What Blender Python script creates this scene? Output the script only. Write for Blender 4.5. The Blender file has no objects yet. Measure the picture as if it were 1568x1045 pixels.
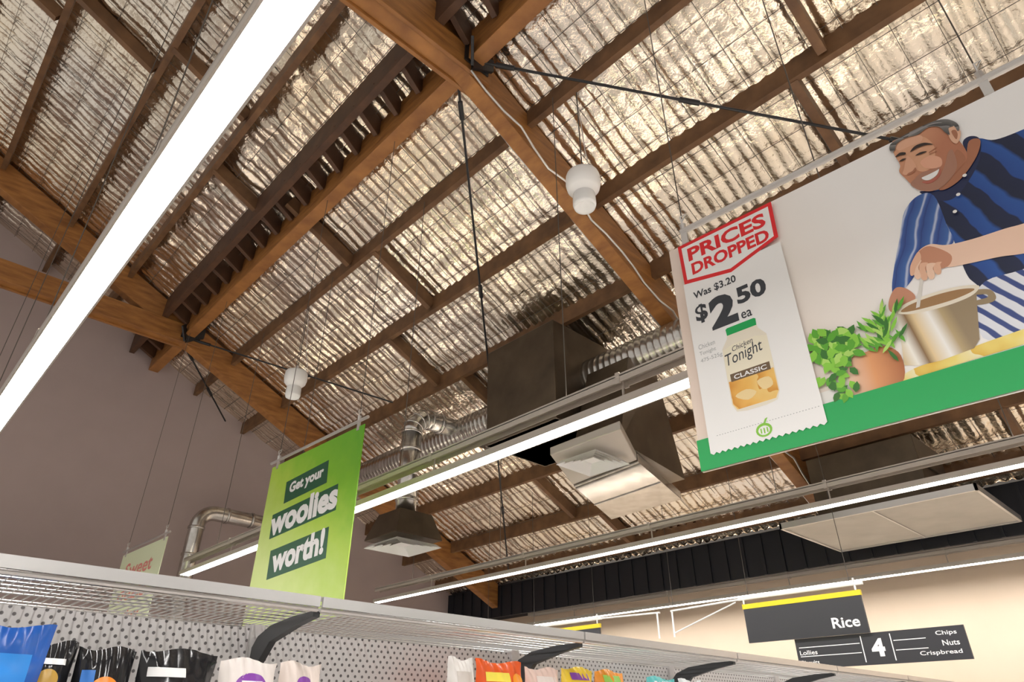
import bpy, math, random
from mathutils import Vector, Matrix, noise
random.seed(7)
EYE=1.55
TOP=[]
bpy.context.scene.view_settings.view_transform='Standard'
# ---------------------------------------------------------------- materials
def mat(name,col,rough=0.6,metal=0.0,emit=None,es=0.0,nscale=None,ncol=None,namt=0.5,bump=0.0,stretch=(1,1,1),detail=4,bscale=None):
    m=bpy.data.materials.new(name); m.use_nodes=True
    nt=m.node_tree; b=nt.nodes['Principled BSDF']
    b.inputs['Base Color'].default_value=(*col,1); b.inputs['Roughness'].default_value=rough
    b.inputs['Metallic'].default_value=metal
    if emit: 
        b.inputs['Emission Color'].default_value=(*emit,1); b.inputs['Emission Strength'].default_value=es
    if nscale:
        tc=nt.nodes.new('ShaderNodeTexCoord'); mp=nt.nodes.new('ShaderNodeMapping'); mp.inputs['Scale'].default_value=stretch
        nt.links.new(tc.outputs['Object'],mp.inputs[0])
        n=nt.nodes.new('ShaderNodeTexNoise'); n.inputs['Scale'].default_value=nscale; n.inputs['Detail'].default_value=detail
        nt.links.new(mp.outputs[0],n.inputs['Vector'])
        if ncol:
            r=nt.nodes.new('ShaderNodeValToRGB'); r.color_ramp.elements[0].position=0.5-namt*0.4; r.color_ramp.elements[1].position=0.5+namt*0.4
            r.color_ramp.elements[0].color=(*ncol,1); r.color_ramp.elements[1].color=(*col,1)
            nt.links.new(n.outputs['Fac'],r.inputs[0]); nt.links.new(r.outputs[0],b.inputs['Base Color'])
        if bump:
            src=n
            if bscale:
                src=nt.nodes.new('ShaderNodeTexNoise'); src.inputs['Scale'].default_value=bscale; src.inputs['Detail'].default_value=3
                nt.links.new(tc.outputs['Object'],src.inputs['Vector'])
            bp=nt.nodes.new('ShaderNodeBump'); bp.inputs['Strength'].default_value=1.0; bp.inputs['Distance'].default_value=bump
            nt.links.new(src.outputs['Fac'],bp.inputs['Height']); nt.links.new(bp.outputs[0],b.inputs['Normal'])
    return m
WOOD=mat('glulam_timber',(0.40,0.175,0.045),0.5,nscale=3.0,ncol=(0.19,0.072,0.018),namt=0.6,stretch=(1,1,6),bump=0.004,detail=8)
WOOD2=mat('purlin_timber',(0.20,0.10,0.042),0.6,nscale=4.0,ncol=(0.09,0.042,0.018),namt=0.6,bump=0.004,detail=8)
WOODD=mat('dark_timber',(0.10,0.043,0.018),0.6,nscale=4.0,ncol=(0.05,0.021,0.01),namt=0.6)
FOIL=mat('foil_insulation',(0.93,0.81,0.62),0.22,1.0,nscale=0.40,ncol=(0.78,0.72,0.65),namt=0.5,bump=0.014,bscale=13)
EAVESHADE=mat('eaves_painted_shade',(0.010,0.011,0.016),0.5)  # near-black colour stands in for the shade at the low eaves
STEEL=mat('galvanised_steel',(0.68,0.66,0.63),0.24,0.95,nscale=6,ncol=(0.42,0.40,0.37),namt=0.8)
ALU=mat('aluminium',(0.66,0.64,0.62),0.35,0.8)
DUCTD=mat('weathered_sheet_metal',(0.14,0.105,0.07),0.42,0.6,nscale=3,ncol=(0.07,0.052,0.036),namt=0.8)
BLACK=mat('black_steel',(0.012,0.012,0.014),0.45)
WIRE=mat('wire',(0.08,0.07,0.06),0.5)
WHITE=mat('white_enamel',(0.85,0.85,0.84),0.35)
GLASS=mat('frosted_glass',(0.80,0.81,0.81),0.2)
HOUS=mat('light_housing',(0.50,0.45,0.40),0.5)
TUBE=mat('led_diffuser',(1,1,1),0.5,emit=(1.0,0.97,0.94),es=46)
ROOFFILL=mat('added_roof_fill',(1,1,1),0.5,emit=(1.0,0.89,0.76),es=17)  # added glow to brighten the foil roof, not part of the fitting
WALLN=mat('painted_wall_mauve',(0.43,0.35,0.335),0.85,nscale=2,ncol=(0.40,0.325,0.31),namt=0.8)
WALLE=mat('painted_wall_cream',(0.74,0.60,0.46),0.85,nscale=2,ncol=(0.70,0.565,0.43),namt=0.8)
FLOORM=mat('vinyl_floor',(0.64,0.60,0.56),0.35,nscale=20,ncol=(0.57,0.53,0.50),namt=0.8)
# ---------------------------------------------------------------- mesh builder
class B:
    def __init__(s): s.v=[];s.f=[];s.m=[]
    def add(s,vs,fs,mi=0):
        o=len(s.v); s.v+=[tuple(x) for x in vs]; s.f+=[tuple(i+o for i in f) for f in fs]; s.m+=[mi]*len(fs); return s
    def box(s,x0,x1,y0,y1,z0,z1,mi=0):
        v=[(x,y,z) for x in(x0,x1) for y in(y0,y1) for z in(z0,z1)]
        return s.add(v,[(0,1,3,2),(4,6,7,5),(0,4,5,1),(2,3,7,6),(0,2,6,4),(1,5,7,3)],mi)
    def beam(s,a,b,w,h,mi=0,side=None):
        a=Vector(a);b=Vector(b);d=(b-a).normalized()
        sd=Vector(side) if side else d.cross(Vector((0,0,1)))
        if sd.length<1e-4: sd=Vector((1,0,0))
        sd.normalize(); up=sd.cross(d).normalized()
        v=[]
        for q in(a,b):
            for i,j in((-1,-1),(1,-1),(1,1),(-1,1)): v.append(q+sd*i*w/2+up*j*h/2)
        return s.add(v,[(3,2,1,0),(4,5,6,7),(0,1,5,4),(1,2,6,5),(2,3,7,6),(3,0,4,7)],mi)
    def tube(s,pts,r,n=8,mi=0,cap=True):
        pts=[Vector(q) for q in pts]; rings=[]
        prev=None
        for i,q in enumerate(pts):
            if i==0:d=pts[1]-q
            elif i==len(pts)-1:d=q-pts[i-1]
            else:d=(pts[i+1]-q).normalized()+(q-pts[i-1]).normalized()
            d.normalize()
            if prev is None:
                a=d.cross(Vector((0,0,1)))
                if a.length<1e-3:a=Vector((1,0,0))
            else: a=prev-d*prev.dot(d)
            a.normalize(); prev=a; b=d.cross(a)
            rr=r[i] if isinstance(r,(list,tuple)) else r
            rings.append([q+a*math.cos(2*math.pi*k/n)*rr+b*math.sin(2*math.pi*k/n)*rr for k in range(n)])
        v=[x for g in rings for x in g]; f=[]
        for i in range(len(pts)-1):
            for k in range(n): f.append((i*n+k,i*n+(k+1)%n,(i+1)*n+(k+1)%n,(i+1)*n+k))
        if cap: f.append(tuple(range(n))[::-1]); f.append(tuple(range((len(pts)-1)*n,len(pts)*n)))
        return s.add(v,f,mi)
    def lathe(s,c,prof,n=28,mi=0):
        v=[];f=[]
        for r,z in prof:
            for k in range(n): v.append((c[0]+r*math.cos(2*math.pi*k/n),c[1]+r*math.sin(2*math.pi*k/n),c[2]+z))
        for i in range(len(prof)-1):
            for k in range(n): f.append((i*n+k,i*n+(k+1)%n,(i+1)*n+(k+1)%n,(i+1)*n+k))
        return s.add(v,f,mi)
    def poly(s,pts,mi=0): return s.add(pts,[tuple(range(len(pts)))],mi)
    def obj(s,name,mats,parent=None,smooth=False,bevel=0):
        me=bpy.data.meshes.new(name); me.from_pydata(s.v,[],s.f); me.update()
        for m in mats: me.materials.append(m)
        me.polygons.foreach_set('material_index',s.m)
        if smooth: me.polygons.foreach_set('use_smooth',[True]*len(s.f))
        o=bpy.data.objects.new(name,me); bpy.context.collection.objects.link(o)
        if parent: o.parent=parent
        else: TOP.append(o)
        if bevel:
            b=o.modifiers.new('bevel','BEVEL'); b.width=bevel; b.segments=2; b.limit_method='ANGLE'
        return o
def empty(name,mtx=None,loc=(0,0,0),parent=None):
    e=bpy.data.objects.new(name,None); bpy.context.collection.objects.link(e); e.empty_display_size=0.2
    e.matrix_world=mtx if mtx else Matrix.Translation(loc)
    if parent: e.parent=parent
    else: TOP.append(e)
    return e
def signframe(x,y,z,deg):
    t=math.radians(deg); m=Matrix(((math.sin(t),0,-math.cos(t),x),(-math.cos(t),0,-math.sin(t),y),(0,1,0,z),(0,0,0,1)))
    return m
def text(parent,name,s,rect,m,w,bold=0.0,rot=0.0,shear=0.0):
    """flat lettering fitted to rect=(x0,y0,width,height) in the sign's own metres"""
    cu=bpy.data.curves.new(name,'FONT'); cu.body=s; cu.offset=bold; cu.shear=shear; cu.resolution_u=3
    o=bpy.data.objects.new(name,cu); bpy.context.collection.objects.link(o)
    dg=bpy.context.evaluated_depsgraph_get(); dg.update()
    me=bpy.data.meshes.new_from_object(o.evaluated_get(dg)); bpy.data.objects.remove(o)
    xs=[v.co.x for v in me.vertices]; ys=[v.co.y for v in me.vertices]
    x0,x1,y0,y1=min(xs),max(xs),min(ys),max(ys); c,sn=math.cos(rot),math.sin(rot)
    for v in me.vertices:
        a=(v.co.x-x0)/(x1-x0)*rect[2]; b=(v.co.y-y0)/(y1-y0)*rect[3]
        v.co=(rect[0]+a*c-b*sn,rect[1]+a*sn+b*c,w)
    me.materials.clear(); me.materials.append(m)
    ob=bpy.data.objects.new(name,me); bpy.context.collection.objects.link(ob); ob.parent=parent; return ob
# ---------------------------------------------------------------- camera
p=math.radians(30.5); az=math.radians(46.3)
Fv=Vector((math.cos(p)*math.cos(az),math.cos(p)*math.sin(az),math.sin(p)))
Rv=Vector((math.sin(az),-math.cos(az),0)); Uv=Rv.cross(Fv)
cam=bpy.data.cameras.new('camera'); co=bpy.data.objects.new('camera',cam); bpy.context.collection.objects.link(co)
cam.sensor_width=36; cam.lens=1013/1568*36; cam.clip_start=0.05; cam.clip_end=200
co.matrix_world=Matrix(((Rv.x,Uv.x,-Fv.x,0),(Rv.y,Uv.y,-Fv.y,0),(Rv.z,Uv.z,-Fv.z,0),(0,0,0,1)))
bpy.context.scene.camera=co; TOP.append(co)
# ---------------------------------------------------------------- shell
FL=-EYE
XW,XE,YS,YN=-3.5,12.5,-7.0,14.1
def P(x): return 8.1-0.475*x
def FO(x): return P(x)+0.30
def L(x): return 7.8-0.475*x
b=B(); b.box(XW-5,XE+0.2,YS,YN+0.2,FL-0.1,FL); b.obj('floor',[FLOORM])
b=B(); b.add([(XW,YN,FL),(XE,YN,FL),(XE,YN,FO(XE)+.1),(XW,YN,FO(XW)+.1),(XW,YN+.2,FL),(XE,YN+.2,FL),(XE,YN+.2,FO(XE)+.1),(XW,YN+.2,FO(XW)+.1)],
  [(0,1,2,3),(7,6,5,4),(0,3,7,4),(1,5,6,2),(3,2,6,7),(0,4,5,1)]); b.obj('wall_north',[WALLN])
b=B(); b.box(XE,XE+.2,YS,YN+.2,FL,FO(XE)+.05); b.obj('wall_east',[WALLE])
# foil ceiling with sagging quilt
dx,dy=0.055,0.026
nx=int((11.25-XW)/dx); ny=int((YN-YS)/dy)
vs=[];fs=[]
for i in range(nx+1):
    x=XW+(11.25-XW)*i/nx
    s=x/0.903
    loose=max(0.0,1-abs(x-1.9)/.75)      # crumpled loose blanket beside the knee beam
    for j in range(ny+1):
        y=YS+(YN-YS)*j/ny
        wob=noise.noise(Vector((x*0.8,y*0.8,0)))
        amp=0.65+0.6*(noise.noise(Vector((x*1.6,y*1.6,5)))+0.45)
        h=-abs(math.sin(math.pi*(y+0.05*wob)/0.165))**0.8*0.040*amp*(1-.6*loose)
        h+=-abs(math.sin(math.pi*(s+0.06*wob)/0.40))**.8*0.016*amp
        h+=(0.022+.05*loose)*noise.noise(Vector((x*3.1,y*3.1,2)))+(0.008+.012*loose)*noise.noise(Vector((x*11,y*11,9)))
        h+=-0.05*(0.5+wob*0.5)
        vs.append((x,y,FO(x)+h+0.03))
for i in range(nx):
    for j in range(ny):
        a=i*(ny+1)+j; fs.append((a,a+1,a+ny+2,a+ny+1))
b=B(); b.add(vs,fs); b.obj('ceiling',[FOIL],smooth=True)
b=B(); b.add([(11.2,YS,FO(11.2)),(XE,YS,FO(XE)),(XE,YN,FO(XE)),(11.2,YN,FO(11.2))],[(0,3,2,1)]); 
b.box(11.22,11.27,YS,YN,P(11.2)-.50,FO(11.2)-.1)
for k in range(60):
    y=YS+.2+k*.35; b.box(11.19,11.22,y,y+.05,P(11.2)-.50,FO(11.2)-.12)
b.obj('eaves_shade_fascia',[EAVESHADE])  # black strip and slatted sheet put in as the shaded eaves band
# safety mesh wires under the foil
b=B(); y=YS+.165/2
while y<YN:
    b.beam((XW,y,FO(XW)-.055),(11.2,y,FO(11.2)-.055),.005,.005); y+=.165*2
x=XW+.2
while x<11.2:
    b.box(x-.0025,x+.0025,YS,YN,FO(x)-.06,FO(x)-.055); x+=.361
b.obj('roof_safety_mesh',[WIRE])
# purlins
b=B()
PX=[-2.75,-1.6,-.6,.62,1.78,3.98,5.15,6.28,7.45,8.6,9.75,10.8]
for x in PX: b.box(x-.04,x+.04,YS,YN,P(x)+.04,FO(x),0)
allx=sorted(PX+[2.75])
for i in range(len(allx)-1):
    x0,x1=allx[i]+.04,allx[i+1]-.04
    for yy in (-2.3,.9+.35*(i%2),7.2+.6*((i*2)%3)):
        b.beam((x0,yy,P(x0)+.14),(x1,yy,P(x1)+.14),.09,.2,0)
b.obj('roof_purlins',[WOOD2])
# heavy double purlin with web blocks
b=B()
b.box(2.95,3.14,YS,YN,6.50,7.02,0); b.box(2.50,2.60,YS,YN,6.75,7.2,1)
k=YS+.1
while k<YN-.2:
    b.beam((2.55,k,7.0),(2.97,k+.12,6.85),.07,.34,1); k+=.46
b.obj('knee_beam',[WOOD,WOODD],bevel=.008)
# trusses
for ty in (-4.4,3.96,12.3):
    e=empty('roof_truss',loc=(0,ty,0))
    b=B(); 
    def raf(x0,x1,w):
        v=[]
        for yy in(-w/2,w/2):
            v+=[(x0,yy,L(x0)),(x1,yy,L(x1)),(x1,yy,FO(x1)-.07),(x0,yy,FO(x0)-.07)]
        b.add(v,[(0,1,2,3),(7,6,5,4),(0,4,5,1),(1,5,6,2),(2,6,7,3),(3,7,4,0)],0)
    raf(XW,11.2,.20); b.obj('rafter',[WOOD],parent=e,bevel=.01)
    b=B(); b.box(XW,3.3,-.15,-.1,6.36,6.74,0); b.box(XW,3.3,.1,.15,6.36,6.74,0); b.box(XW,3.2,-.1,.1,6.40,6.70,0)
    b.obj('collar_tie',[WOOD],parent=e,bevel=.008)
    b=B(); b.box(2.9,3.25,-.17,-.155,6.45,6.8,0)
    b.add([(3.0,-.2,6.35),(3.3,-.2,6.55),(3.3,-.2,6.75),(3.0,-.2,6.65),(3.0,-.16,6.35),(3.3,-.16,6.55),(3.3,-.16,6.75),(3.0,-.16,6.65)],[(0,1,2,3),(7,6,5,4),(0,4,5,1),(1,5,6,2),(2,6,7,3),(3,7,4,0)],0)
    b.beam((3.0,-.18,6.4),(2.85,-.35,6.6),.03,.14,0)
    b.obj('gusset_bracket',[BLACK],parent=e)
    if ty==3.96:
        b=B()
        b.tube([(3.0+ i*.25,-.16+.03*math.sin(i*1.7), L(3.0+i*.25)-.03+.03*math.sin(i*2.3)) for i in range(33)],.014,6,0)
        b.tube([(3.1+i*.2,.13,L(3.1+i*.2)+.1+.02*math.sin(i)) for i in range(40)],.02,6,0)
        b.obj('electrical_conduit',[ALU],parent=e,smooth=True)
# bracing rods
def rod(name,a,c,r=.016):
    b=B(); b.tube([a,c],r,8,0)
    a=Vector(a);c=Vector(c); d=(c-a).normalized()
    for t in (.25,(c-a).length*.55): b.tube([a+d*t,a+d*(t+.22)],r*1.9,8,0)
    b.obj(name,[BLACK],smooth=False)
def RZ(x): return P(x)-.03
for a,c in (((3.05,3.8,6.55),(5.9,.95,RZ(5.9))),((5.9,.95,RZ(5.9)),(9.8,-3.0,RZ(9.8))),((3.05,4.1,6.5),(6.8,7.6,RZ(6.8))),((6.8,7.6,RZ(6.8)),(10.6,11.2,RZ(10.6))),
            ((3.05,12.2,6.5),(6.05,9.5,RZ(6.05))),((3.05,12.45,6.5),(4.7,14.0,RZ(4.7)))):
    rod('roof_bracing_rod',a,c)
# ---------------------------------------------------------------- strip lights
def strip(x,z,y0,y1,w=.14):
    e=empty('linear_strip_light',loc=(x,0,z))
    b=B(); b.box(-w/2,w/2,y0,y1,-.005,.0); b.obj('diffuser',[TUBE],parent=e)
    b=B(); b.box(-w/2-.012,w/2+.012,y0-.01,y1+.01,.001,.05); 
    b.box(-w/2-.012,-w/2,y0-.01,y1+.01,-.010,.0); b.box(w/2,w/2+.012,y0-.01,y1+.01,-.010,.0); b.obj('housing',[HOUS],parent=e)
    b=B(); b.box(-.035,.035,y0,y1,.2465,.250); b.obj('added_fill_strip',[ROOFFILL],parent=e)  # upward glowing strip added on the rail to light the foil
    b=B(); b.box(-.06,-.052,y0,y1,.19,.262); b.box(.052,.06,y0,y1,.19,.262); b.box(-.06,.06,y0,y1,.238,.246)
    yy=y0+.5
    while yy<y1:
        b.box(-.008,.008,yy-.006,yy+.006,.05,.238); b.box(-.066,-.05,yy-.02,yy+.02,.18,.275); b.box(.05,.066,yy-.02,yy+.02,.18,.275); yy+=2.44
    b.obj('support_rail',[HOUS],parent=e)
    b=B(); yy=y0+1.1
    while yy<y1:
        if not (x==7.66 and 4.2<yy<6.4): b.tube([(0,yy,.24),(0,yy,P(x)-z+.1)],.005,5)
        yy+=2.44
    b.obj('suspension_wires',[WIRE],parent=e)
strip(.40,2.2,-5,12.6); strip(3.92,2.2,-5,11.9); strip(7.66,2.18,-5,11.9,.13); strip(11.55,2.06,-5,11.5,.13)
# ---------------------------------------------------------------- ducts
def spiral(b,pts,r,mi=0,step=.10,n=24):
    pts=[Vector(q) for q in pts]; out=[];rr=[]
    for a,c in zip(pts[:-1],pts[1:]):
        l=(c-a).length; k=max(1,int(l/step))
        for i in range(k):
            out.append(a+(c-a)*(i/k)); rr.append(r)
            out.append(a+(c-a)*((i+.12)/k)); rr.append(r*1.025)
            out.append(a+(c-a)*((i+.24)/k)); rr.append(r)
    out.append(pts[-1]); rr.append(r); b.tube(out,rr,n,mi)
def elbow(c0,d0,d1,r,n=6):
    d0=Vector(d0);d1=Vector(d1);c0=Vector(c0); o=c0+d1*r
    return [o-d1*r*math.cos(t)+d0*r*math.sin(t) for t in [math.pi/2*i/n for i in range(n+1)]]
DW=empty('air_conditioning_ductwork')
b=B(); spiral(b,[(6.6,-1.5,4.30),(6.6,11.3,4.30)],.27); b.obj('trunk_duct',[STEEL],parent=DW,smooth=True)
b=B()
pts=[Vector((5.6,8.15,2.75)),Vector((5.6,8.15,4.05))]
b.tube(pts,.155,20); 
for z in (2.95,3.35,3.75): b.tube([(5.6,8.15,z),(5.6,8.15,z+.05)],.17,20)
el=elbow((5.6,8.15,4.05),(0,0,1),(1,0,0),.32,8); b.tube(el+[Vector((7.3,8.15,4.37))],.155,20)
b.tube([(6.1,8.15,4.37),(6.15,8.15,4.37)],.17,20); b.tube([(6.9,8.15,4.37),(6.95,8.15,4.37)],.17,20); b.tube([(7.25,8.15,4.37),(7.35,8.15,4.37)],.18,20)
for i in (0,2,4,6,8):
    d=(el[min(i+1,8)]-el[max(i-1,0)]).normalized(); b.tube([el[i]-d*.012,el[i]+d*.012],.165,20)
b.obj('branch_elbow',[STEEL],parent=DW,smooth=True)
e=empty('wall_air_duct')
b=B(); el=elbow((4.4,13.3,3.35),(0,0,1),(1,0,0),.3,8); b.tube([(4.4,13.3,1.6)]+[tuple(q) for q in el]+[(6.4,13.3,3.65)],.14,20)
for z in(2.2,2.8,3.3): b.tube([(4.4,13.3,z),(4.4,13.3,z+.04)],.155,20)
for x in(4.9,5.4,5.9): b.tube([(x,13.3,3.65),(x+.04,13.3,3.65)],.155,20)
b.obj('pipe',[STEEL],parent=e,smooth=True)
def diffuser(parent,cx,cy,z,s,mats):
    b=B()
    for k in range(4):
        o=s/2*(1-k*.22); i=o-s*.075; zo=z+.012*k; zi=z+.05+.012*k
        v=[(cx-o,cy-o,zo),(cx+o,cy-o,zo),(cx+o,cy+o,zo),(cx-o,cy+o,zo),(cx-i,cy-i,zi),(cx+i,cy-i,zi),(cx+i,cy+i,zi),(cx-i,cy+i,zi)]
        b.add(v,[(0,1,5,4),(1,2,6,5),(2,3,7,6),(3,0,4,7)],0)
    q=s*.12; b.poly([(cx-q,cy-q,z+.05),(cx+q,cy-q,z+.05),(cx+q,cy+q,z+.05),(cx-q,cy+q,z+.05)],0)
    b.box(cx-s/2,cx+s/2,cy-s/2,cy+s/2,z+.10,z+.12,1)
    b.obj('louvre_diffuser',mats,parent=parent)
diffuser(DW,5.6,8.15,2.27,.8,[WHITE,DUCTD])
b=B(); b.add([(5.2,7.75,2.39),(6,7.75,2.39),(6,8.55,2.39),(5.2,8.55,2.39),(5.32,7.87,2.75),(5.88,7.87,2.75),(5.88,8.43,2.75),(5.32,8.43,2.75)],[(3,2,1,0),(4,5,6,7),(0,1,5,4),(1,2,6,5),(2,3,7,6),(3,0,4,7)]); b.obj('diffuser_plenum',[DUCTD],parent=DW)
b=B(); zz=2.80
def prism(b,q0,z0,q1,z1,mi=0):
    v=[(x,y,z0) for x,y in q0]+[(x,y,z1) for x,y in q1]
    b.add(v,[(3,2,1,0),(4,5,6,7),(0,1,5,4),(1,2,6,5),(2,3,7,6),(3,0,4,7)],mi)
q=[(5.42,3.98),(6.32,4.44),(6.46,5.60),(5.45,5.05)]; prism(b,q,zz,q,zz+.10)
b.obj('diffuser_tray',[mat('tray_metal',(.55,.51,.46),.4,.5)],parent=DW,bevel=.01)
b=B(); v=[(6.34,4.44,zz-.02),(8.1,5.0,zz+.02),(8.2,6.35,zz+.02),(6.48,5.60,zz-.02)]
v2=[(x,y,z+.12) for x,y,z in v]; b.add(v+v2,[(3,2,1,0),(4,5,6,7),(0,1,5,4),(1,2,6,5),(2,3,7,6),(3,0,4,7)])
b.beam((6.42,4.46,zz-.025),(6.56,5.63,zz-.025),.03,.02); b.beam((7.2,4.72,zz-.005),(7.35,5.98,zz-.005),.02,.02)
b.obj('sheet_metal_plenum',[STEEL],parent=DW,bevel=.01)
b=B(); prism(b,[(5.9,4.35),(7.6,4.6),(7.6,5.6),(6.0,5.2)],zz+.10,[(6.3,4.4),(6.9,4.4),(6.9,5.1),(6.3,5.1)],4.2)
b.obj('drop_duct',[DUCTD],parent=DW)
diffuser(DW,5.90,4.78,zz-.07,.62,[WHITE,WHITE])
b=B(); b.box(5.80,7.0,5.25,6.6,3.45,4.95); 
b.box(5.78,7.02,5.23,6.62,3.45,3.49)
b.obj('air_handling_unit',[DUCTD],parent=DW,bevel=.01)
# flat return-air panel with box above
e=empty('return_air_panel')
b=B(); b.box(9.0,10.92,1.68,4.05,2.40,2.44); b.obj('panel',[mat('panel_face',(0.46,0.44,0.39),.45,.2,nscale=2,ncol=(.36,.34,.30))],parent=e)
b=B(); 
for x0,x1,y0,y1 in((8.98,10.94,1.66,1.69),(8.98,10.94,4.04,4.07),(8.98,9.01,1.66,4.07),(10.91,10.94,1.66,4.07)): b.box(x0,x1,y0,y1,2.38,2.46)
for y in(2.85,): b.box(9.0,10.92,y-.01,y+.01,2.385,2.40)
b.obj('trim',[ALU],parent=e)
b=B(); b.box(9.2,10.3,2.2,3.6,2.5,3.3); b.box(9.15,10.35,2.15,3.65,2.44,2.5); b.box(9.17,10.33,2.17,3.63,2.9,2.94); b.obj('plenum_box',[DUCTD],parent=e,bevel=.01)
# ---------------------------------------------------------------- pendants
for y in(3.13,9.18):
    e=empty('high_bay_pendant_lamp',loc=(4.0,y,4.8))
    b=B(); b.lathe((0,0,0),[(.0,.20),(.08,.20),(.10,.17),(.165,.15),(.175,.12),(.178,.02),(.165,-.04),(.15,-.06),(.12,-.09),(.11,-.12)]); b.obj('body',[WHITE],parent=e,smooth=True)
    b=B(); b.lathe((0,0,0),[(.11,-.11),(.115,-.14),(.118,-.25),(.105,-.29),(.095,-.26),(.03,-.2),(0,-.19)]); b.obj('glass_shade',[GLASS],parent=e,smooth=True)
    b=B(); b.tube([(0,0,.2),(.0,0,.27)],.02,8); b.tube([(.12,0,.18),(.17,.02,.3),(.1,.02,.6),(.02,0,1.2)],.006,5)
    b.obj('hook_and_flex',[ALU],parent=e)
    b=B(); b.tube([(0,0,.25),(0,0,P(4)-4.8+.03)],.007,6); b.obj('hanger_cable',[WIRE],parent=e)
# ---------------------------------------------------------------- hanging signs
def flat(name,col,**k): return mat('print_'+name,col,.45,0,**k)
pWHITE=flat('white',(.93,.93,.92)); pRED=flat('red',(.80,.015,.02)); pGREY=flat('charcoal',(.035,.04,.05)); pGREEN=flat('green',(.0,.40,.09))
pLG=flat('lightgrey',(.45,.46,.46))
def grad(name,stops,axis=(1,0,0),scale=1,off=0,rep=0,nz=0):
    m=bpy.data.materials.new('print_'+name); m.use_nodes=True; nt=m.node_tree; b=nt.nodes['Principled BSDF']; b.inputs['Roughness'].default_value=.45
    tc=nt.nodes.new('ShaderNodeTexCoord'); d=nt.nodes.new('ShaderNodeVectorMath'); d.operation='DOT_PRODUCT'; d.inputs[1].default_value=[a*scale for a in axis]
    nt.links.new(tc.outputs['Object'],d.inputs[0]); ad=nt.nodes.new('ShaderNodeMath'); ad.operation='ADD'; ad.inputs[1].default_value=off
    nt.links.new(d.outputs['Value'],ad.inputs[0]); src=ad.outputs[0]
    if nz:
        n=nt.nodes.new('ShaderNodeTexNoise'); n.inputs['Scale'].default_value=6; nt.links.new(tc.outputs['Object'],n.inputs['Vector'])
        mu=nt.nodes.new('ShaderNodeMath'); mu.operation='MULTIPLY_ADD'; mu.inputs[1].default_value=nz; nt.links.new(n.outputs['Fac'],mu.inputs[0]); nt.links.new(src,mu.inputs[2]); src=mu.outputs[0]
    if rep:
        fr=nt.nodes.new('ShaderNodeMath'); fr.operation='FRACT'; nt.links.new(src,fr.inputs[0]); src=fr.outputs[0]
    r=nt.nodes.new('ShaderNodeValToRGB'); cr=r.color_ramp
    cr.elements[0].position=stops[0][0]; cr.elements[0].color=(*stops[0][1],1); cr.elements[1].position=stops[-1][0]; cr.elements[1].color=(*stops[-1][1],1)
    for q,c in stops[1:-1]:
        el=cr.elements.new(q); el.color=(*c,1)
    nt.links.new(src,r.inputs[0]); nt.links.new(r.outputs[0],b.inputs['Base Color']); return m
def toprail(parent,u0,u1,v,x,hang,r=.016):
    b=B(); b.tube([(u0,v,0),(u1,v,0)],r,10,0)
    for u in hang:
        b.tube([(u,v,0),(u,v+.05,0)],.02,8,0)
        b.tube([(u,v+.04,0),(u,v+.10,.02),(u+.03,v+.12,0),(u,v+.08,0)],.006,6,0)
        b.box(u-.02,u+.02,v-.10,v,-.008,.008)
    b.obj('top_rail',[ALU],parent=parent)
    b=B()
    for u in hang: b.tube([(u,v+.1,0),(u,P(x)+.05,0)],.004,5,0)
    b.obj('hanging_wires',[WIRE],parent=parent)
e=empty('hanging_promotional_banner',signframe(3.0,1.707,0,3))
W=2.9
b=B(); b.box(0,W,1.155,2.60,-.012,0); b.obj('board',[grad('kitchen_wall',[(0,(.86,.72,.62)),(.35,(.94,.88,.82)),(.65,(.97,.96,.95)),(1,(.98,.98,.98))],(.62,.25,0),1.0,-.60)],parent=e)
toprail(e,.10,W-.1,2.70,3.0,(.12,1.75,W-.15),.02)
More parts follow.
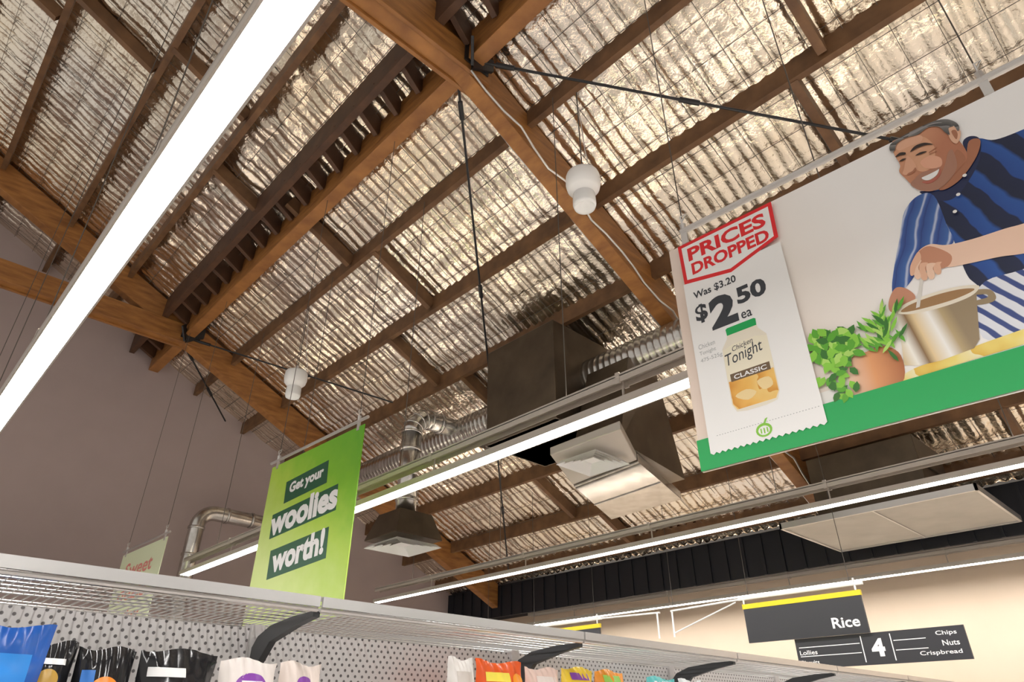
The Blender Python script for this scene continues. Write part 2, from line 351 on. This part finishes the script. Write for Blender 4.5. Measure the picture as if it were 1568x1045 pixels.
# artwork printed on the banner, drawn in millimetres on the board
ART=dict(
 face=[(1321,2600),(1376,2611),(1491,2575),(1538,2520),(1564,2440),(1575,2346),(1556,2290),(1499,2250),(1443,2218),(1393,2212),(1347,2246),(1323,2304),(1310,2350),(1298,2400),(1312,2440),(1306,2521)],
 face_light=[(1335,2560),(1400,2570),(1450,2530),(1470,2460),(1460,2400),(1440,2350),(1400,2335),(1370,2360),(1352,2420),(1330,2480)],
 forehead=[(1325,2580),(1380,2585),(1440,2550),(1430,2515),(1380,2520),(1330,2525)],
 cheek=[(1395,2400),(1440,2410),(1475,2370),(1465,2325),(1430,2330),(1400,2360)],
 jaw=[(1560,2300),(1499,2250),(1443,2218),(1393,2212),(1400,2235),(1450,2250),(1500,2300),(1530,2360),(1550,2370)],
 ear=[(1546,2505),(1570,2510),(1588,2480),(1582,2440),(1556,2405),(1540,2440)],
 ear_in=[(1556,2485),(1572,2485),(1574,2455),(1560,2430)],
 beard=[(1322,2300),(1350,2318),(1378,2322),(1384,2290),(1380,2262),(1410,2255),(1442,2272),(1478,2320),(1510,2380),(1530,2380),(1516,2277),(1448,2215),(1392,2210),(1346,2246)],
 moust=[(1352,2322),(1385,2335),(1420,2325),(1455,2322),(1450,2312),(1410,2308),(1378,2308),(1356,2306)],
 teeth=[(1374,2308),(1408,2312),(1452,2320),(1436,2288),(1405,2276),(1384,2284)],
 lip=[(1372,2284),(1404,2270),(1440,2284),(1452,2310),(1456,2302),(1440,2272),(1402,2256),(1372,2274)],
 brow=[(1372,2480),(1400,2502),(1440,2495),(1470,2462),(1440,2478),(1405,2484)],
 brow2=[(1306,2492),(1330,2505),(1352,2492),(1350,2480),(1328,2488)],
 eye=[(1386,2446),(1410,2452),(1436,2440),(1414,2438)], eye2=[(1314,2456),(1332,2462),(1346,2454),(1330,2450)],
 wr1=[(1440,2430),(1478,2440),(1480,2436),(1442,2425)], wr2=[(1440,2420),(1474,2418),(1474,2414),(1440,2415)],
 nose=[(1352,2470),(1366,2440),(1372,2390),(1366,2366),(1345,2356),(1318,2362),(1308,2380),(1320,2400),(1338,2440)],
 nose_sh=[(1366,2380),(1366,2366),(1345,2354),(1322,2358),(1330,2366),(1350,2368)],
 neck=[(1490,2260),(1556,2300),(1600,2390),(1640,2370),(1600,2290),(1512,2210),(1440,2190),(1420,2215)],
 hair=[(1296,2540),(1302,2575),(1330,2590),(1400,2597),(1500,2594),(1555,2572),(1585,2530),(1592,2490),(1580,2470),(1574,2512),(1552,2510),(1545,2470),(1532,2500),(1520,2545),(1480,2572),(1430,2560),(1380,2575),(1335,2566),(1312,2530)],
 hair2=[(1340,2586),(1420,2592),(1500,2586),(1540,2560),(1490,2580),(1420,2576),(1370,2584)],
 polo=[(1593,2403),(1641,2384),(1690,2339),(1796,2326),(1969,2327),(2200,2250),(2280,2000),(2250,1600),(2100,1440),(1657,1435),(1494,1413),(1410,1648),(1386,1730),(1392,1901),(1391,2024),(1380,2186),(1343,2241),(1423,2206),(1512,2230),(1576,2312)],
 collar=[(1576,2400),(1610,2420),(1640,2380),(1610,2280),(1540,2190),(1460,2130),(1400,2150),(1343,2241),(1423,2200),(1500,2220),(1570,2300)],
 sleeve=[(1332,2223),(1390,2186),(1391,2005),(1387,1904),(1306,1900),(1249,1873),(1182,1795),(1100,1742),(1098,1799),(1149,1930),(1199,2040),(1257,2170)],
 arm=[(2150,1850),(1801,1856),(1642,1865),(1579,1874),(1458,1884),(1361,1904),(1304,1940),(1254,1931),(1226,1892),(1243,1854),(1289,1834),(1328,1795),(1401,1775),(1519,1752),(1599,1727),(1751,1695),(2100,1650)],
 palm=[(1300,1930),(1250,1925),(1215,1890),(1212,1850),(1240,1820),(1290,1800),(1340,1800),(1360,1850)],
 f1=[(1225,1890),(1203,1850),(1200,1800),(1212,1786),(1224,1800),(1226,1845),(1248,1875)],
 f2=[(1238,1860),(1224,1820),(1222,1780),(1236,1768),(1248,1785),(1250,1830),(1268,1850)],
 f3=[(1262,1845),(1250,1805),(1250,1770),(1264,1762),(1276,1780),(1278,1815),(1294,1835)],
 f4=[(1290,1835),(1278,1800),(1284,1776),(1298,1774),(1306,1794),(1310,1820),(1318,1830)],
 thumb=[(1250,1925),(1222,1900),(1196,1862),(1186,1822),(1198,1816),(1218,1850),(1250,1885)],
 hand2=[(1110,1786),(1070,1740),(1056,1690),(1074,1664),(1110,1668),(1136,1671),(1174,1707),(1150,1765)],
 spoon=[(1222,1800),(1234,1796),(1176,1650),(1160,1650)],
 pot=[(1085,1670),(1041,1401),(1090,1380),(1178,1372),(1308,1383),(1338,1415),(1395,1640)],
 potdark=[(1100,1662),(1150,1678),(1250,1680),(1340,1668),(1390,1648),(1370,1636),(1300,1630),(1200,1636),(1120,1648)],
 rim=[(1078,1668),(1135,1692),(1243,1696),(1343,1683),(1410,1655),(1379,1622),(1302,1612),(1200,1618),(1118,1636)],
 handle=[(1392,1640),(1440,1620),(1450,1580),(1430,1560),(1376,1570),(1380,1590),(1420,1588),(1422,1604),(1388,1618)],
 apron=[(1410,1648),(1568,1660),(1728,1660),(1900,1640),(1900,1420),(1639,1382),(1494,1398),(1350,1417)],
 planter=[(833,1530),(900,1520),(984,1524),(1041,1451),(1010,1323),(866,1317),(800,1353)],
 veg=[(983,1339),(1073,1373),(1200,1378),(1327,1392),(1490,1402),(1648,1412),(2200,1420),(2200,1343),(1469,1338),(1035,1331)],
 counter=[(651,1390),(2900,1420),(2900,1320),(651,1320)],
)
def smooth(pts,n=5):
    m=len(pts); out=[]
    for i in range(m):
        a,b_,c,d=[Vector((*pts[(i+k-1)%m],0)) for k in range(4)]
        for j in range(n):
            t=j/n; q=.5*((2*b_)+(c-a)*t+(2*a-5*b_+4*c-d)*t*t+(3*b_-a-3*c+d)*t*t*t); out.append((q.x,q.y))
    return out
skin=grad('skin',[(0,(.50,.20,.11)),(.5,(.68,.33,.19)),(1,(.80,.46,.30))],(-.8,.6,0),3,-.9,nz=.3); skinl=flat('skin_light',(.82,.49,.33)); skinh=flat('skin_high',(.90,.62,.46)); skd=flat('skin_shadow',(.42,.17,.09))
hairm=grad('grey_hair',[(0,(.05,.05,.05)),(.5,(.14,.135,.13)),(1,(.26,.25,.24))],(8,20,0),1,0,rep=1,nz=4); hair2=flat('hair_light',(.30,.29,.29)); stub=flat('stubble',(.42,.21,.14)); dark=flat('dark',(.03,.015,.01))
navy=grad('navy_stripe',[(0,(.006,.012,.045)),(.48,(.008,.015,.06)),(.52,(.015,.07,.30)),(.9,(.02,.09,.36)),(1,(.006,.012,.045))],(1,.35,0),7.5,0,rep=1,nz=.5)
slv=grad('shirt_stripe',[(0,(.03,.08,.30)),(.5,(.05,.14,.42)),(.62,(.55,.62,.80)),(.75,(.05,.12,.40)),(1,(.02,.05,.22))],(1,-.5,0),13,0,rep=1,nz=.6)
apr=grad('apron_stripe',[(0,(.04,.07,.25)),(.35,(.04,.07,.25)),(.42,(.78,.80,.88)),(.95,(.80,.82,.88)),(1,(.04,.07,.25))],(1,.6,0),16,0,rep=1,nz=.6)
potm=grad('steel_pot',[(0,(.45,.36,.22)),(.12,(.92,.86,.72)),(.25,(.70,.55,.30)),(.38,(.95,.92,.84)),(.5,(.26,.15,.06)),(.58,(.80,.62,.34)),(.75,(.95,.93,.88)),(.88,(.50,.38,.2)),(1,(.32,.24,.14))],(1,.12,0),2.9,-3.28)
handc=grad('hand_tone',[(0,(.60,.28,.17)),(.5,(.84,.52,.36)),(1,(.93,.68,.52))],(-.2,1,0),5,-8.9)
layers=[('counter',flat('counter',(.93,.91,.87)),0),('polo',navy,1),('collar',flat('collar',(.012,.02,.08)),1),('apron',apr,1),('sleeve',slv,1),('veg',grad('squash',[(0,(.80,.50,.06)),(.5,(.92,.75,.20)),(1,(.95,.88,.55))],(3,1,0),1.5,0,rep=1,nz=2),1),('planter',grad('terracotta',[(0,(.45,.15,.05)),(.5,(.80,.36,.15)),(1,(.92,.66,.50))],(-1,0,0),4.2,4.35),1),
 ('hand2',handc,1),('handle',potm,1),('pot',potm,0),('rim',flat('pot_rim',(.85,.78,.64)),1),('potdark',flat('pot_inside',(.36,.20,.08)),1),('arm',grad('arm_tone',[(0,(.58,.28,.17)),(.45,(.80,.47,.32)),(1,(.90,.63,.48))],(.12,1,0),5.5,-9.7),1),('spoon',flat('spoon',(.75,.72,.66)),0),('palm',handc,1),
 ('f4',skinl,1),('f3',skinh,1),('f2',skinl,1),('f1',skinh,1),('thumb',skinl,1),
 ('neck',skd,1),('face',skin,1),('face_light',flat('skin_mid',(.72,.38,.23)),1),('forehead',flat('skin_fore',(.78,.44,.29)),1),('cheek',flat('skin_cheek',(.80,.42,.28)),1),('jaw',skd,1),('beard',stub,1),('lip',flat('lip',(.50,.14,.10)),1),('teeth',pWHITE,1),('moust',stub,1),('nose',flat('skin_nose',(.77,.42,.27)),1),('nose_sh',skd,1),('wr1',skd,0),('wr2',skd,0),('ear',skinl,1),('ear_in',skd,1),('eye',dark,1),('eye2',dark,1),('brow',dark,1),('brow2',dark,1),('hair',hairm,1),('hair2',hair2,1)]
def art(name,pts,m,w,parent=e,vmax=2.598):
    b=B(); b.poly([(q[0],min(q[1],vmax),w) for q in pts]); return b.obj(name,[m],parent=parent)
for i,(n,m,sm) in enumerate(layers):
    pts=ART[n]
    if sm: pts=smooth(pts)
    art('printed_'+n,[(x/1000,y/1000) for x,y in pts],m,.0006+.0003*i)
b=B()
for x,y in((1.530,2.215),(1.478,2.13),(1.44,2.05)):
    b.poly([(x+.009*math.cos(k*.785),y+.009*math.sin(k*.785),.013) for k in range(8)])
b.obj('printed_buttons',[pWHITE],parent=e)
b=B(); b.poly([(0,1.155,.014),(W,1.155,.014),(W,1.335,.014),(.65,1.325,.014),(0,1.325,.014)]); b.obj('green_band',[pGREEN],parent=e)
rr=random.Random(5)
b=B()
def leaf(b,x,y,a,l,w,mi):
    c,s=math.cos(a),math.sin(a)
    pts=[(0,0),(.3*l,.5*w),(.65*l,.45*w),(l,0),(.65*l,-.45*w),(.3*l,-.5*w)]
    z=.0145+rr.random()*.003
    b.poly([(x+px*c-py*s,y+px*s+py*c,z) for px,py in pts],mi)
for k in range(80):
    a=rr.uniform(0,6.28); q=rr.random()**.5; leaf(b,.79+.11*q*math.cos(a),1.60+.085*q*math.sin(a),rr.uniform(0,6.28),.065,.036,rr.choice((0,0,1,1,2,3)))
for k in range(34):
    leaf(b,.76+rr.gauss(0,.035),1.44+rr.gauss(0,.06),rr.uniform(0,6.28),.055,.03,rr.randrange(3))
for k in range(55):
    leaf(b,1.0+rr.gauss(0,.035)+.0,1.57+rr.gauss(0,.06),rr.uniform(.6,2.6),.08,.016,rr.randrange(4))
b.obj('printed_herbs',[flat('leaf_a',(.10,.40,.02)),flat('leaf_b',(.25,.62,.05)),flat('leaf_c',(.03,.18,.015)),flat('leaf_d',(.45,.75,.15))],parent=e)
zz=.019
art('card',[(.07,2.30),(.668,2.30),(.668,1.235)]+[(.668-.0166*(i+1),1.235-(.012 if i%2==0 else 0)) for i in range(35)]+[(.07,1.235)],pWHITE,zz)
art('logo_border',[(.072,2.585),(.675,2.585),(.665,2.335),(.37,2.245),(.078,2.30)],pRED,zz+.0005)
art('logo_field',[(.095,2.562),(.652,2.562),(.644,2.352),(.37,2.270),(.100,2.322)],pWHITE,zz+.001)
text(e,'text_prices','PRICES',(.13,2.442,.49,.098),pRED,zz+.0015,.035)
text(e,'text_dropped','DROPPED',(.14,2.338,.48,.085),pRED,zz+.0015,.035)
text(e,'text_was','Was $3.20',(.122,2.165,.265,.055),pGREY,zz+.001,.02)
text(e,'text_dollar','$',(.115,2.00,.075,.125),pGREY,zz+.001,.03)
text(e,'text_two','2',(.20,1.925,.16,.205),pGREY,zz+.001,.05)
text(e,'text_fifty','50',(.37,2.02,.17,.11),pGREY,zz+.001,.04)
text(e,'text_each','ea',(.375,1.925,.06,.042),pGREY,zz+.001,.01)
for i,t in enumerate(('Chicken','Tonight','475-525g')): text(e,'text_description',t,(.10,1.84-.045*i,.10 if i<2 else .13,.030),pLG,zz+.001)
b=B(); jx,jw=.36,.128
def J(pts,mi,w,sm=0):
    if sm: pts=smooth(pts,3)
    b.poly([(jx+px*jw,py,w) for px,py in pts],mi)
J([(-.66,1.86),(.66,1.86),(.68,1.90),(.6,1.906),(-.6,1.906),(-.68,1.90)],0,zz+.0014)
J([(-.66,1.862),(-.70,1.84),(-.98,1.79),(-1.0,1.62),(-1.0,1.46),(-.85,1.415),(-.4,1.405),(.4,1.405),(.85,1.415),(1.0,1.46),(1,1.62),(.98,1.79),(.70,1.84),(.66,1.862)],1,zz+.0008)
J([(-.96,1.59),(-.96,1.46),(-.8,1.425),(.8,1.425),(.96,1.46),(.96,1.59)],2,zz+.001)
J([(-.98,1.60),(.98,1.60),(.98,1.78),(.5,1.80),(-.5,1.80),(-.98,1.78)],3,zz+.0012)
J([(-.85,1.585),(.85,1.585),(.85,1.63),(-.85,1.63)],4,zz+.0014)
J([(-.8,1.50),(-.3,1.52),(.1,1.49),(-.3,1.46)],5,zz+.0014,1); J([(.2,1.545),(.7,1.55),(.8,1.50),(.4,1.49)],5,zz+.0014,1)
b.obj('printed_sauce_jar',[pGREEN,flat('sauce_cream',(.86,.80,.66)),grad('sauce_amber',[(0,(.70,.30,.03)),(.5,(.88,.50,.10)),(1,(.90,.62,.2))],(6,3,0),1,0,rep=1,nz=2),flat('label',(.90,.84,.66)),flat('gold_band',(.16,.10,.05)),flat('sauce_bits',(.90,.70,.35))],parent=e)
text(e,'text_jar_label','Tonight',(.25,1.66,.21,.09),pGREY,zz+.002,0,.12,.3)
text(e,'text_jar_small','Chicken',(.29,1.755,.12,.03),pGREY,zz+.002,0,.12,.3)
text(e,'text_jar_classic','CLASSIC',(.27,1.594,.18,.026),pWHITE,zz+.002,.02)
b=B(); 
for i in range(36): b.box(.12+i*.015,.126+i*.015,1.318,1.321,zz,zz+.001)
for k in range(16):
    a0,a1=2*math.pi*k/16,2*math.pi*(k+1)/16
    b.add([(.37+.042*math.cos(a0),1.28+.036*math.sin(a0),zz+.001),(.37+.042*math.cos(a1),1.28+.036*math.sin(a1),zz+.001),(.37+.03*math.cos(a1),1.278+.024*math.sin(a1),zz+.001),(.37+.03*math.cos(a0),1.278+.024*math.sin(a0),zz+.001)],[(0,1,2,3)],1)
b.add([(.37,1.31,zz+.001),(.385,1.335,zz+.001),(.40,1.34,zz+.001),(.385,1.315,zz+.001)],[(0,1,2,3)],1)
b.box(.352,.358,1.265,1.29,zz,zz+.0015,1); b.box(.368,.374,1.262,1.29,zz,zz+.0015,1); b.box(.384,.390,1.265,1.29,zz,zz+.0015,1)
b.obj('printed_emblem',[pLG,flat('lime',(.25,.60,.05))],parent=e)
# green banners
lime=grad('lime_gradient',[(0,(.12,.45,.015)),(.35,(.24,.58,.02)),(.6,(.48,.72,.07)),(1,(.70,.85,.30))],(-.30,-.45,0),1,1.62,nz=.2)
dgreen=flat('dark_green',(.008,.10,.04))
for (x,y,wd,zt,full) in((3.0,7.06,1.79,2.56,True),(3.0,12.1,1.75,2.40,False)):
    e=empty('hanging_green_banner',signframe(x,y,0,2))
    b=B(); b.box(0,wd,.82,zt,-.01,0); b.obj('board',[lime if full else flat('lime_white',(.80,.88,.6))],parent=e)
    toprail(e,-.05,wd+.05,zt+.06,3.0,(.12,wd-.1))
    if full:
        for nm,s,q,tr in (('get','Get your',[(.42,2.06),(1.24,2.10),(1.22,2.34),(.40,2.30)],(.50,2.12,.66,.15)),
                        ('woolies','woolies',[(.24,1.72),(1.48,1.78),(1.46,2.04),(.22,1.98)],(.22,1.74,1.27,.27)),
                        ('worth','worth!',[(.34,1.30),(1.42,1.35),(1.40,1.64),(.32,1.59)],(.40,1.35,.96,.25))):
            art('patch_'+nm,q,dgreen,.001,parent=e); text(e,'text_'+nm,s,tr,pWHITE,.002,.045,.05)
    else:
        for i in range(3): text(e,'text_offer',('Sweet','deals','today')[i],(.3,zt-.4-.35*i,1.1,.22),flat('pink_red',(.8,.3,.25)),.002,.02)
# aisle signs
YEL=flat('yellow',(.80,.60,.01)); CH=flat('sign_charcoal',(.028,.028,.034))
def aisle(y,main,sh=0):
    e=empty('aisle_sign',signframe(8.8,y,0,0))
    b=B(); b.box(0,1.54,.985,1.40,-.03,0,0); b.box(-.01,1.55,1.40,1.46,-.035,.005,1); 
    b.obj('category_board',[CH,YEL],parent=e)
    text(e,'text_category',main[0],(1.13,1.06,.33,.12),pWHITE,.003,.02)
    b=B(); b.box(.60+sh,2.50+sh,.65,.985,-.07,-.04,0); 
    for u0,u1 in((.64,1.38),(1.76,2.1)):
        for v in(.88,.78): b.box(u0+sh,u1+sh,v,v+.008,-.04,-.037,1)
    b.box(1.40+sh,1.41+sh,.68,.96,-.04,-.037,1); b.box(1.73+sh,1.74+sh,.68,.96,-.04,-.037,1)
    b.obj('aisle_number_board',[CH,pWHITE],parent=e)
    text(e,'text_number',main[1],(1.50+sh,.73,.15,.19),pWHITE,-.036,.05)
    for i,t in enumerate(main[2]): text(e,'text_item',t,(2.44+sh-.042*len(t)-.02,.89-.095*i,.042*len(t),.055),pWHITE,-.036,.01)
    for i,t in enumerate(main[3]): text(e,'text_item',t,(.64+sh,.80-.11*i,.22,.05),pWHITE,-.036,.01)
    b=B(); b.tube([(-.05,1.53,0),(1.6,1.53,0)],.02,8); b.tube([(.02,1.46,0),(.02,1.56,0)],.012,6); b.tube([(1.5,1.46,0),(1.5,1.60,0)],.012,6)
    b.tube([(-1.15,1.50,0),(-.05,1.53,0)],.014,6); b.tube([(-1.13,1.5,0),(-1.13,1.15,0)],.014,6); b.tube([(-1.13,1.2,0),(-.1,1.5,0)],.010,6)
    if sh: b.tube([(1.6,1.53,0),(2.7,1.50,0)],.014,6); b.tube([(2.65,1.50,0),(2.65,1.15,0)],.014,6)
    b.tube([(.64,.95,-.05),(.64,1.4,-.04)],.01,6)
    b.obj('support_frame',[WHITE],parent=e)
    b=B()
    for u in(.1,1.45,-1.1): b.tube([(u,1.55,0),(u,P(8.8),0)],.004,5)
    b.obj('hanging_wires',[WIRE],parent=e)
aisle(4.71,('Rice','4',('Chips','Nuts','Crispbread'),('Lollies','Biscuits')))
aisle(8.75,('Tea','5',('Health','Care','Sugar'),('Coffee','Spices')),.72)
# ---------------------------------------------------------------- gondolas
def peg():
    m=bpy.data.materials.new('perforated_back_panel'); m.use_nodes=True; nt=m.node_tree; b=nt.nodes['Principled BSDF']
    b.inputs['Roughness'].default_value=.4; b.inputs['Metallic'].default_value=.3
    tc=nt.nodes.new('ShaderNodeTexCoord'); sp=nt.nodes.new('ShaderNodeSeparateXYZ'); nt.links.new(tc.outputs['Object'],sp.inputs[0])
    def M(op,a,c=None):
        n=nt.nodes.new('ShaderNodeMath'); n.operation=op
        for i,q in enumerate((a,c)):
            if q is None: continue
            if isinstance(q,(int,float)): n.inputs[i].default_value=q
            else: nt.links.new(q,n.inputs[i])
        return n.outputs[0]
    px=.026
    zr=M('DIVIDE',sp.outputs['Z'],px*.6); row=M('FLOOR',zr); off=M('MULTIPLY',M('MODULO',M('ABSOLUTE',row),2.0),.5)
    fx=M('SUBTRACT',M('FRACT',M('ADD',M('DIVIDE',sp.outputs['X'],px),off)),.5); fz=M('MULTIPLY',M('SUBTRACT',M('FRACT',zr),.5),.6)
    d=M('SQRT',M('ADD',M('MULTIPLY',fx,fx),M('MULTIPLY',fz,fz)))
    r=nt.nodes.new('ShaderNodeValToRGB'); r.color_ramp.elements[0].position=.14; r.color_ramp.elements[0].color=(.12,.11,.11,1); r.color_ramp.elements[1].position=.19; r.color_ramp.elements[1].color=(.58,.56,.55,1)
    nt.links.new(d,r.inputs[0]); nt.links.new(r.outputs[0],b.inputs['Base Color']); return m
PEG=peg(); GM=mat('gondola_steel',(.58,.57,.56),.3,.9); GB=mat('shelf_grey',(.50,.48,.47),.4,.3)
BRK=mat('bracket_black',(.03,.032,.035),.4)
def gondola(yf,x0,x1,detail=True):
    e=empty('gondola_shelving',loc=(0,yf,0)); D=.36
    b=B(); b.box(x0,x1,D,D+.015,FL+.15,.26); b.obj('back_panel',[PEG],parent=e)
    b=B(); b.box(x0,x1,-.02,2*D+.03,FL,FL+.15); 
    for z in(-1.05,-.6,-.10): b.box(x0,x1,.02,D,z-.03,z); b.box(x0,x1,D+.015,2*D,z-.03,z)
    n=int((x1-x0)/1.055); xs=.92-1.055*int((.92-x0)/1.055)
    for i in range(n+2):
        x=xs+1.055*i
        if x>x1: continue
        b.box(x-.02,x+.02,D-.012,D+.03,FL,.27)
    b.obj('shelves_and_posts',[GB],parent=e)
    b=B(); x=xs
    while x<x1:
        xe=min(x+1.05,x1)
        for s in(0,1):
            y=(lambda q:q) if s==0 else (lambda q:2*D+.015-q)
            ya,yb=sorted((y(-.012),y(-.004))); b.box(x+.003,xe,ya,yb,.280,.306)
            ya,yb=sorted((y(-.004),y(.018))); b.box(x+.003,xe,ya,yb,.298,.306)
            b.tube([(x+.003,y(.0),.274),(xe,y(.0),.274)],.006,8)
            b.tube([(x+.003,y(.05),.280),(xe,y(.05),.280)],.004,6)
        x+=1.055
    b.obj('front_edge_rail',[GM],parent=e)
    b=B()
    st=.022 if detail else .08
    yy=.085
    while yy<D:
        b.tube([(x0,yy,.279),(x1,yy,.279)],.002,4); b.tube([(x0,2*D+.015-yy,.279),(x1,2*D+.015-yy,.279)],.002,4); yy+=.055
    x=x0
    while x<x1:
        b.beam((x,0,.284),(x,2*D,.284),.0028,.0028,side=(1,0,0)); x+=st
    b.obj('wire_mesh_canopy',[GM],parent=e)
    b=B(); x=xs
    while x<x1:
        for s in(0,1):
            y=(lambda q:q) if s==0 else (lambda q:2*D+.015-q)
            pr=[(.01,.272),(.01,.258),(.10,.245),(.24,.215),(.31,.15),(.355,.12),(.355,.20),(.32,.235),(.25,.258),(.12,.270)]
            v=[(x-.010,y(a),c) for a,c in pr]+[(x+.010,y(a),c) for a,c in pr]; n=len(pr)
            b.add(v,[tuple(range(n)),tuple(range(2*n-1,n-1,-1))]+[(i,(i+1)%n,n+(i+1)%n,n+i) for i in range(n)])
        x+=1.055
    b.obj('brackets',[BRK],parent=e)
gondola(1.7,-2.2,7.6); gondola(5.75,-2.2,7.6,False); gondola(9.8,-2.2,7.6,False)
# ---------------------------------------------------------------- products
def bag(name,x,w,top,thick,col,pat,rough=.25,base=-.099,y=1.82,seed=0,metal=.0):
    e=empty(name,loc=(x,y,base)); h=top-base; nu,nv=24,28
    b=B()
    def sf(s,t,side):
        prof=(max(0,math.sin(math.pi*s))**.5)*(min(1,(1-t)*3.2)**.7)*(min(1,t*8+.55))
        cr=.007*noise.noise(Vector((s*5,t*6,seed)))+.004*math.sin(s*38+seed)*max(0,t-.70)*3
        return side*(thick/2*prof)+cr
    for side in(-1,1):
        v=[];f=[]
        for j in range(nv+1):
            t=j/nv
            for i in range(nu+1):
                s=i/nu; ww=w*(1-.06*math.sin(math.pi*t))
                zt=h*t+ (.006*math.sin(s*7+seed)*(t-.8)*5 if t>.8 else 0)
                v.append(((s-.5)*ww,sf(s,t,side),zt))
        for j in range(nv):
            for i in range(nu):
                a=j*(nu+1)+i; q=(a,a+1,a+nu+2,a+nu+1); f.append(q if side<0 else q[::-1])
        b.add(v,f,0)
    b.obj('pouch',[mat(name+'_film',col,rough,metal)],parent=e,smooth=True)
    for i,(sh,cx,cz,rw,rh,c) in enumerate(pat):
        # label printed on the film: a small grid that follows the pouch surface
        b=B(); N=10; vv=[];ff=[]
        for jj in range(N+1):
            for ii in range(N+1):
                a_,b_=ii/N*2-1,jj/N*2-1
                if sh=='o': a_,b_=a_*math.sqrt(1-b_*b_/2),b_*math.sqrt(1-a_*a_/2)
                px,pz=cx+a_*rw,cz+b_*rh; s=min(max(px/w+.5,.02),.98); t=min(max(pz/h,.0),1)
                vv.append((px,sf(s,t,-1)-.0015-.0006*i,pz))
        for jj in range(N):
            for ii in range(N):
                a=jj*(N+1)+ii; ff.append((a,a+1,a+N+2,a+N+1))
        b.add(vv,ff); b.obj('printed_patch',[mat(name+'_ink',c,.4)],parent=e,smooth=True)
    return e
W1=(.85,.85,.85); OR=(.9,.25,.02); PU=(.25,.06,.4)
bag('snack_bag',.262,.17,.185,.045,(.01,.10,.45),[('r',0,.20,.055,.03,(.02,.25,.75)),('r',0,.12,.05,.03,W1)],seed=1,y=1.742)
bag('coffee_bag',.365,.10,.165,.09,(.012,.012,.014),[('o',0,.19,.02,.02,(.5,.3,.05)),('r',0,.225,.03,.006,W1)],.15,seed=2)
bag('coffee_bag',.477,.12,.16,.10,(.012,.012,.014),[('o',0,.17,.03,.03,OR),('o',0,.17,.018,.018,(.9,.6,.05)),('r',-.035,.20,.012,.012,(.05,.2,.6))],.15,seed=3)
bag('coffee_bag',.635,.18,.165,.10,(.014,.014,.016),[('r',-.03,.215,.04,.010,W1),('o',-.05,.17,.025,.022,OR),('r',.03,.19,.04,.004,W1),('r',.06,.15,.008,.04,W1)],.15,seed=4)
bag('biscuit_pouch',.81,.15,.155,.10,(.80,.74,.70),[('o',0,.195,.04,.028,PU),('r',0,.198,.028,.007,W1),('r',0,.14,.05,.015,(.6,.5,.6))],.45,seed=5)
bag('biscuit_pouch',.955,.12,.155,.09,(.76,.66,.60),[('o',0,.20,.022,.022,PU),('r',0,.15,.04,.015,(.5,.2,.3))],.45,seed=6)
bag('flour_pouch',1.51,.10,.20,.09,(.85,.82,.78),[('r',0,.24,.03,.02,(.65,.6,.55))],.5,seed=7)
bag('snack_bag',1.68,.21,.20,.10,(.85,.12,.02),[('r',-.03,.25,.05,.014,(.95,.8,.1)),('o',.06,.24,.03,.025,(.95,.35,.02)),('o',-.05,.20,.03,.03,(.2,.5,.05))],.25,seed=8)
bag('biscuit_pouch',1.885,.17,.19,.10,(.80,.60,.52),[('r',0,.25,.05,.012,(.85,.75,.7)),('r',-.02,.20,.03,.02,(.7,.2,.2))],.4,seed=9)
bag('snack_bag',2.07,.17,.20,.10,(.85,.60,.05),[('r',0,.27,.05,.012,PU),('o',0,.22,.04,.03,OR)],.25,seed=10)
bag('snack_bag',2.255,.17,.20,.10,(.80,.30,.03),[('r',0,.27,.05,.012,(.3,.6,.1)),('o',0,.22,.04,.03,(.9,.8,.2))],.25,seed=11)
bag('snack_bag',2.60,.20,.19,.10,(.10,.50,.50),[('r',0,.26,.06,.015,W1)],.3,seed=12)
bag('biscuit_pouch',2.82,.18,.19,.10,(.75,.78,.80),[('r',0,.26,.05,.015,(.1,.4,.5))],.3,seed=13)
# ---------------------------------------------------------------- world
w=bpy.data.worlds.new('world'); bpy.context.scene.world=w; w.use_nodes=True
bg=w.node_tree.nodes['Background']; bg.inputs[0].default_value=(1.0,.94,.87,1); bg.inputs[1].default_value=.68
for o in TOP: o.location.z+=EYE
